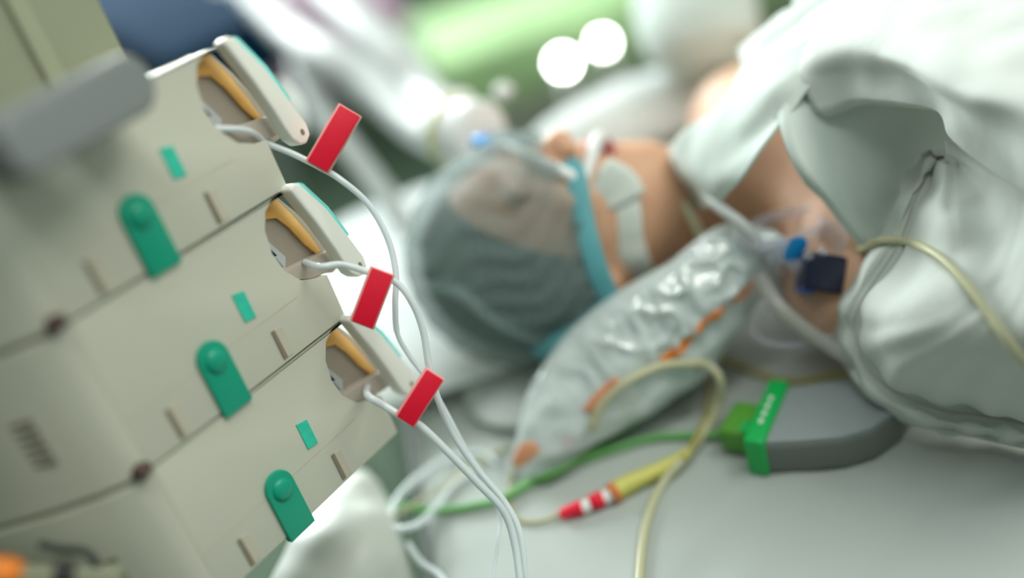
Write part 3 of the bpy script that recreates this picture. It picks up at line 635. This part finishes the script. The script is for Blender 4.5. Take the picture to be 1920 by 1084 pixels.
# ================================================================== INFUSION PUMPS
PU = Vector((0.6829, 0.7205, -0.1203)).normalized(); PN = Vector((0.7301, -0.6684, 0.142)); PN = (PN - PU * PN.dot(PU)).normalized(); PV = PN.cross(PU).normalized()
PA = Vector((-0.1183, 0.6141, 1.0639)); PH = 0.100
mmx = 0.001
def pump(k):
    """one pump, its front lower right corner at PA"""
    org = PA
    T = thing('infusion_pump', org, PL[0], 'pump', 'stacked infusion pumps')
    q = lambda L: [(a * mmx, b * mmx) for a, b in L]
    bayo = [(-2, 97), (-9, 99.2), (-15.5, 98.8), (-24, 94.8), (-30.5, 84.3), (-33, 68.5), (-30, 54.2), (-21, 41.8), (-10, 36.8), (0, 35)]
    # front shell with the bay cut in from the right
    outl = [(-172, 1), (0, 1), (0, 34.5)] + [(a, b) for a, b in bayo[::-1][1:]] + [(0, 99.5)] + [(-172, 99.5)]
    prism('front_shell', q(outl), PU, PV, PN, org, 0.026, 'cream', T, bevel=0.0012, seg=2)
    # main body behind, narrowing away to the left
    V, Fc = [], []
    prof = [(-0.002, -0.025), (-0.030, -0.045), (-0.035, -0.125), (-0.245, -0.125), (-0.243, -0.070), (-0.218, -0.034), (-0.200, -0.013), (-0.187, -0.0028), (-0.179, 0.0002), (-0.1705, 0.0008), (-0.169, -0.025)]
    bm = bmesh.new(); lo_ = [bm.verts.new(org + PU * a + PN * b + PV * 0.0008) for a, b in prof]; hi_ = [bm.verts.new(org + PU * a + PN * b + PV * 0.0992) for a, b in prof]
    bm.faces.new(lo_); bm.faces.new(hi_[::-1])
    for i in range(len(prof)): j = (i + 1) % len(prof); bm.faces.new((lo_[i], lo_[j], hi_[j], hi_[i]))
    bmesh.ops.recalc_face_normals(bm, faces=bm.faces)
    bmesh.ops.bevel(bm, geom=[e for e in bm.edges if e.calc_face_angle(0) > 1.2], offset=0.002, segments=2, affect='EDGES', clamp_overlap=True)
    frombm('casing', bm, 'cream', T)
    # bay interior
    b_ = q([(-4, 99.4), (-9, 99.4), (-16, 99), (-25, 95), (-31.2, 84.5), (-33.6, 68.5), (-30.7, 54), (-21.5, 41.2), (-10, 36.2), (4, 33), (15, 28), (22, 29), (20, 42), (15, 60), (7, 80)])
    prism('tube_bay', b_, PU, PV, PN, org - PN * 0.0135, 0.012, 'bay', T)
    prism('bay_shelf', q([(-29, 52.5), (12, 47), (14, 33), (4, 34), (-10, 37.0), (-20.5, 42.0)]), PU, PV, PN, org - PN * 0.004, 0.012, 'bayfloor', T, bevel=0.001)
    prism('amber_strip', q([(-29.5, 86), (-26, 93), (-17, 98), (-6, 98), (2, 80), (8, 62), (12, 45), (8, 45), (1, 58), (-5, 74), (-11, 84), (-19, 87), (-25, 82)]), PU, PV, PN, org - PN * 0.0105, 0.003, 'amber', T, bevel=0.0012)
    lb = prism('bay_label', q([(-32, 70), (-24, 73), (-17, 58), (-22.5, 48), (-29, 57)]), PU, PV, PN, org - PN * 0.0115, 0.001, 'silver', T)
    prism('label_mark', q([(-29.5, 69), (-26, 70), (-23, 62), (-26, 63)]), PU, PV, PN, org - PN * 0.0110, 0.0008, 'black', lb)
    prism('label_mark', q([(-27, 59), (-24.5, 61), (-22, 53), (-25, 54)]), PU, PV, PN, org - PN * 0.0110, 0.0008, M['greyplastic'], lb)
    # lever
    lv = prism('door_lever', q([(-7, 101.5), (-2, 104), (3, 101), (15, 77), (23, 51), (28, 33), (27.5, 26), (22, 22), (16, 23), (11.5, 29), (9.5, 38), (7.5, 50), (2, 72), (-4.5, 93)]), PU, PV, PN, org + PN * 0.010, 0.012, 'lever', T, bevel=0.0022, seg=3)
    prism('lever_edge', q([(3.2, 102), (6.0, 100), (17.4, 77.5), (24.4, 53), (22.2, 52), (14.6, 77), (2.2, 100.5)]), PU, PV, PN, org + PN * 0.0088, 0.008, 'cyan', lv)
    prism('lever_screw', q(ellipse(1.5, 2.2, 14, (21.5, 30))), PU, PV, PN, org + PN * 0.0104, 0.002, 'darkslot', lv)
    # green key
    kp = [(-117, -3), (-94.5, -3), (-94.5, 34)] + [(-105.8 + 11.2 * math.cos(a), 34.5 + 11.2 * math.sin(a)) for a in [math.pi * i / 14 for i in range(1, 14)]] + [(-117, 34)]
    ky = prism('green_key', q(kp), PU, PV, PN, org + PN * 0.003, 0.006, 'green', T, bevel=0.001)
    V, Fc = [], []
    for i in range(7):
        a = math.pi / 2 * i / 6
        for j in range(24): t = 2 * math.pi * j / 24; V.append(org + PU * (-.1055 + .0080 * math.cos(a) * math.cos(t)) + PV * (.0325 + .0080 * math.cos(a) * math.sin(t)) + PN * (.003 + .0035 * math.sin(a)))
    for i in range(6):
        for j in range(24): Fc.append((i * 24 + j, i * 24 + (j + 1) % 24, (i + 1) * 24 + (j + 1) % 24, (i + 1) * 24 + j))
    build('key_dome', V, Fc, 'green', ky)
    prism('green_mark', q([(-74, 41), (-65, 40), (-65, 59), (-74, 61)]), PU, PV, PN, org + PN * 0.0008, 0.002, 'lightgreen', T)
    prism('seam_line', q([(-172, 33.2), (-118, 33.4), (-118, 33.9), (-172, 33.8)]), PU, PV, PN, org + PN * 0.0002, 0.001, 'paleslot', T)
    prism('seam_line', q([(-94, 33.6), (-30, 34.2), (-30, 34.8), (-94, 34.1)]), PU, PV, PN, org + PN * 0.0002, 0.001, 'paleslot', T)
    for x in (-60, -148):
        s = prism('slot', q([(x, 4), (x + 9, 4), (x + 9, 24), (x, 25)]), PU, PV, PN, org + PN * 0.0006, 0.002, 'paleslot', T)
        prism('slot_edge', q([(x, 4), (x + 3.2, 4), (x + 2.6, 25), (x, 25)]), PU, PV, PN, org + PN * 0.001, 0.001, 'darkslot', s)
    superell('corner_screw', org - PU * 0.178 + PV * 0.004 + PN * 0.0005, (0.0065, 0.0065, 0.005), 'brown', T, e=1, wr=0, nu=16, nv=8)
    # vent grille on the slanting side
    sd = (PU * (-0.025) + PN * (-0.036)).normalized(); so = PU * -0.036 + PN * 0.025; so.normalize()
    so = PN * 0.57 - PU * 0.82; so.normalize(); sd = PV.cross(so); sd.normalize(); sd = -sd if sd.dot(PU) > 0 else sd
    for i in range(6):
        prism('vent_slot', [(0.004, 0.030 + 0.0055 * i), (0.020, 0.030 + 0.0055 * i), (0.020, 0.0325 + 0.0055 * i), (0.004, 0.0325 + 0.0055 * i)], sd, PV, so, org - PU * 0.205 - PN * 0.0178 + so * 0.0012, 0.003, 'seam', T)
    return T
PL = ['cream infusion pump with a green key, topmost of the stack, under the grey handle', 'cream infusion pump with a green key, middle one of the stack', 'cream infusion pump with a green key, lowest full one of the stack', 'cream infusion pump at the bottom of the stack, mostly hidden behind the plastic bag']
def copy_tree(o, parent=None):
    c = o.copy(); COL.objects.link(c); c.parent = parent
    for ch in list(o.children): copy_tree(ch, c)
    return c
p0 = pump(0)
for k in (1, 2):
    c = copy_tree(p0); c.location = PA - PV * PH * k; c['label'] = PL[k]
# grey clamp handle in front of the top pump
hd = thing('clamp_handle', PA + PV * 0.1 - PU * 0.15, 'rounded grey clamp handle across the top left of the pump stack', 'handle')
hc = []
h0 = at(45, 262, 0.475); h1 = at(228, 165, 0.535)
tt = (h1 - h0).normalized(); hn = (PN - tt * PN.dot(tt)).normalized(); hv = hn.cross(tt)
L = (h1 - h0).length; rr_ = 0.0165
pl = [(0 - rr_ * .8 + rr_ * .0, -rr_), (L, -rr_)] + [(L + rr_ * math.cos(a), rr_ * math.sin(a)) for a in [-math.pi / 2 + math.pi * i / 12 for i in range(1, 12)]] + [(L, rr_), (-0.012, rr_), (-0.02, rr_ * .5), (-0.02, -rr_ * .6)]
prism('grip', pl, tt, hv, hn, h0 + hn * 0.010, 0.022, 'greyplastic', hd, bevel=0.007, seg=5)
box('bracket', h0 + tt * 0.02 - hn * 0.035, (tt, hv, hn), (0.012, 0.010, 0.028), 'greyplastic', hd, 0.003)
box('bracket', h0 + tt * (L - .01) - hn * 0.035, (tt, hv, hn), (0.012, 0.010, 0.028), 'greyplastic', hd, 0.003)
# pole and base carrying the pumps
pol = thing('pump_stand', (PA - PU * 0.12 - PN * 0.14 - PV * 1.0), 'steel pole stand that carries the pumps', 'stand')
bot = PA - PU * 0.14 - PN * 0.150; dz = PV; base = bot - dz * ((bot.z - 0.06) / dz.z)
tube('pole', [base, bot + dz * 0.10], 0.0125, 'steel', pol, n=1, seg=20)
for k in range(5):
    a = 2 * math.pi * k / 5; e = base + Vector((0.26 * math.cos(a), 0.26 * math.sin(a), -0.01)); l = tube('leg', [base + Vector((0, 0, .01)), e], 0.012, 'steel', pol, n=1)
    tube('caster', [e + Vector((-.012, 0, -.022)), e + Vector((.012, 0, -.022))], 0.028, 'black', l, n=1, seg=20)
rod = thing('steel_rail', at(0, 160, 0.70), 'polished steel rail end poking in at the left edge above the grey handle', 'rail')
tube('rod', [at(-120, 92, 0.69), at(30, 176, 0.68)], 0.0042, 'chrome', rod, n=1, seg=16)
superell('rod_end', at(30, 176, 0.68), (0.0044, 0.0044, 0.0044), 'chrome', rod, e=1, wr=0)
tube('rod', [at(-120, 150, 0.69), at(-4, 212, 0.68)], 0.0042, 'chrome', rod, n=1, seg=16)

# infusion lines, each with its red clip
def clipbox(parent, quad, t, thick=0.0035):
    P = [at(x, y, t) for x, y in quad]      # corners: top left, top right, bottom right, bottom left
    c = (P[0] + P[1] + P[2] + P[3]) / 4; v = ((P[0] + P[1]) - (P[2] + P[3])) / 2; u = ((P[1] + P[2]) - (P[0] + P[3])) / 2
    hv_ = v.length / 2; v.normalize(); u = u - v * u.dot(v); hu = u.length / 2; u.normalize(); n_ = u.cross(v)
    o = box('red_clip', c, (u, v, n_), (hu, hv_, thick), 'red', parent, 0.0008, 2); o['label'] = 'flat red clip'
    box('clip_edge', c - n_ * 0.0012 - u * 0.0006, (u, v, n_), (hu + 0.0012, hv_ + 0.0008, thick * 0.55), 'pinkedge', o, 0.0006, 2)
il = 'infusion lines from the pumps'
q0 = PA
def fp(k, a, b, o_): return PA - PV * PH * k + PU * a * mmx + PV * b * mmx + PN * o_
t1 = thing('infusion_line', fp(0, 0, 30, .01), 'clear infusion line with a red clip, coming out of the topmost pump', 'tube', il)
tube('tube', [fp(0, -30, 56, -.004), fp(0, -12, 46, .002), at(500, 268, .655), at(548, 288, .655), at(600, 314, .66), at(640, 338, .66), at(690, 382, .665), at(726, 445, .67), at(742, 510, .675), at(741, 570, .68), at(745, 625, .685), at(768, 668, .69), at(800, 710, .695), at(835, 770, .70), at(875, 845, .70), at(915, 905, .70), at(935, 960, .70), at(932, 1020, .69), at(920, 1100, .68)], lambda t: 0.0021 if t < .55 else 0.0017, 'tube', t1)
clipbox(t1, [(638, 199), (676, 218), (614, 325), (578, 301)], 0.655)
t2 = thing('infusion_line', fp(1, 0, 30, .01), 'clear infusion line with a red clip, coming out of the middle pump', 'tube', il)
tube('tube', [fp(1, -10, 50, -.004), at(600, 500, .655), at(640, 496, .66), at(690, 510, .66), at(740, 528, .662), at(772, 566, .665), at(793, 620, .67), at(805, 690, .675), at(822, 750, .68), at(850, 815, .685), at(895, 880, .69), at(945, 940, .69), at(975, 1000, .685), at(985, 1090, .68)], 0.0024, 'tube', t2)
clipbox(t2, [(699, 501), (737, 518), (699, 617), (661, 600)], 0.655)
t3 = thing('infusion_line', fp(2, 0, 30, .01), 'clear infusion line with a red clip, coming out of the lowest full pump', 'tube', il)
tube('tube', [fp(2, -5, 45, -.004), at(690, 742, .66), at(722, 762, .66), at(760, 785, .66), at(790, 800, .66), at(840, 848, .665), at(895, 905, .67), at(945, 960, .675), at(965, 1020, .675), at(975, 1090, .67)], 0.0027, 'tube', t3)
clipbox(t3, [(801, 692), (831, 713), (775, 801), (746, 778)], 0.655)

# small things by the lower left corner
cb = thing('plug_panel', at(60, 1075, .52), 'dark socket panel with plugs at the bottom left corner', 'panel')
box('panel_plate', at(60, 1130, .56), (CR, CU, -FW), (0.05, 0.02, 0.008), 'column', cb)
tag(tube('orange_plug', [at(2, 1100, .52), at(14, 1052, .52)], 0.0085, M['orange'], n=1, seg=18), 'orange plug at the very bottom left corner', 'plug')
tag(tube('black_plug', [at(115, 1110, .53), at(124, 1054, .53)], 0.0055, M['black'], n=1, seg=18), 'black plug at the bottom left edge', 'plug')
tag(tube('dark_cable', [at(75, 1020, .56), at(110, 1030, .56), at(160, 1035, .56), at(185, 1065, .56), at(210, 1110, .56)], 0.0022, M['frame']), 'dark cable arching behind the black plug', 'cable')
tag(tube('dark_cable', [at(-30, 810, .58), at(10, 825, .58), at(45, 850, .58), at(60, 880, .58), at(20, 870, .58), at(-30, 860, .58)], 0.0024, M['frame']), 'dark cable looping at the left edge beside the pumps', 'cable')
# ================================================================== BACKGROUND
eq = thing('equipment_column', PA + PV * 0.1 - PU * 0.095 - PN * 0.085, 'olive-grey equipment column rising behind the grey clamp handle in the top left corner', 'cabinet')
eo = PA + PV * 0.1 + PN * -0.085
box('cabinet_body', eo - PU * 0.095 + PV * 0.20, (PU, PV, PN), (0.062, 0.196, 0.034), 'column', eq, 0.006)
box('edge_trim', eo - PU * 0.085 + PV * 0.20 + PN * 0.036, (PU, PV, PN), (0.006, 0.19, 0.002), mat('pale_trim', (0.36, 0.38, 0.26), 0.5), eq, 0.001)
nb = thing('neighbouring_bed', (0.3, 2.3, 0), 'next bed made up with a bright green cover, far behind the patient', 'bed')
bx = box('mattress_cover', (0.75, 2.32, 0.50), WORLD, (0.80, 0.20, 0.07), 'limecloth', nb, 0.03, 4)
box('bed_frame', (0.80, 2.42, 0.38), WORLD, (0.74, 0.28, 0.04), 'side', nb)
for x in (.12, 1.45):
    for y in (2.2, 2.64): box('leg', (x, y, 0.17), WORLD, (.02, .02, .17), 'steel', nb)
bc = thing('bench', at(330, 60, 2.1), 'dark blue upholstered bench far behind at the top left', 'bench')
b0 = on(185, -5, .17); b1 = on(455, 108, .17); bu = (b1 - b0).normalized(); bp_ = (b0 + b1) / 2
box('seat', bp_, (bu, Z.cross(bu), Z), ((b1 - b0).length / 2, 0.10, 0.04), 'darkblue', bc, 0.02, 3)
for sx_ in (-.4, .4):
    p_ = bp_ + bu * sx_ * (b1 - b0).length; box('leg', (p_.x, p_.y, (bp_.z - .04) / 2), WORLD, (.015, .015, (bp_.z - .04) / 2), 'steel', bc)
tag(superell('linen_pile', at(600, 60, 1.75), (0.16, 0.14, 0.10), 'pink', e=0.8, wr=0.03, ws=9), 'pinkish white heap of linen behind the hoses', 'linen')
tag(superell('linen_bundle', at(430, 20, 1.7), (0.055, 0.055, 0.045), 'linen', e=0.8, wr=0.02, ws=9, seed=4), 'bright white linen bundle above the dark blue bench', 'linen')
st = thing('instrument_table', (-0.2, 1.85, 0), 'pale table behind the patient carrying the linen', 'table')
tp_ = at(600, 60, 1.75); box('table_top', (tp_.x - .05, tp_.y, tp_.z - .10), WORLD, (0.20, 0.14, 0.012), mat('matt_table', (0.22, 0.25, 0.22), 0.95, spec=0.05), st)
for a in (-.22, .2):
    for b in (-.16, .16): box('leg', (tp_.x - .05 + a, tp_.y + b, (tp_.z - .11) / 2), WORLD, (.012, .012, (tp_.z - .11) / 2), 'steel', st)
for (x, y, t, r, lb) in [(1055, 117, 2.0, .012, 'larger of two added glowing white balls standing in for bright reflections behind the patient'), (1130, 80, 2.1, .009, 'smaller of two added glowing white balls standing in for bright reflections behind the patient')]:  # added glowing balls on stems, standing in for window reflections on metal
    p_ = at(x, y, t); lt = thing('glint_light', (p_.x, p_.y, 0), lb, 'glint', 'added glow balls behind the patient')
    superell('glow_ball', p_, (r, r, r), 'glow', lt, e=1, wr=0, nu=16, nv=10); tube('glint_stem', [(p_.x, p_.y, 0.0), (p_.x, p_.y, p_.z - r)], 0.004, 'steel', lt, n=1)
for nm, x, y, t, r in (('glint_ball', 866, 186, .965, .012), ('glint_ball', 832, 178, 1.0, .010), ('glint_ball', 944, 170, .99, .010)):
    superell(nm, at(x, y, t), (r, r, r * .8), 'whitetube', sw, e=1, wr=0, nu=20, nv=12)  # white balls put in as the bright highlights on the clear fittings
tag(superell('drip_chamber', at(545, 200, 0.95), (0.012, 0.012, 0.030), 'whitetube', e=1, wr=0), 'white oval drip chamber seen just right of the top pump lever', 'chamber')
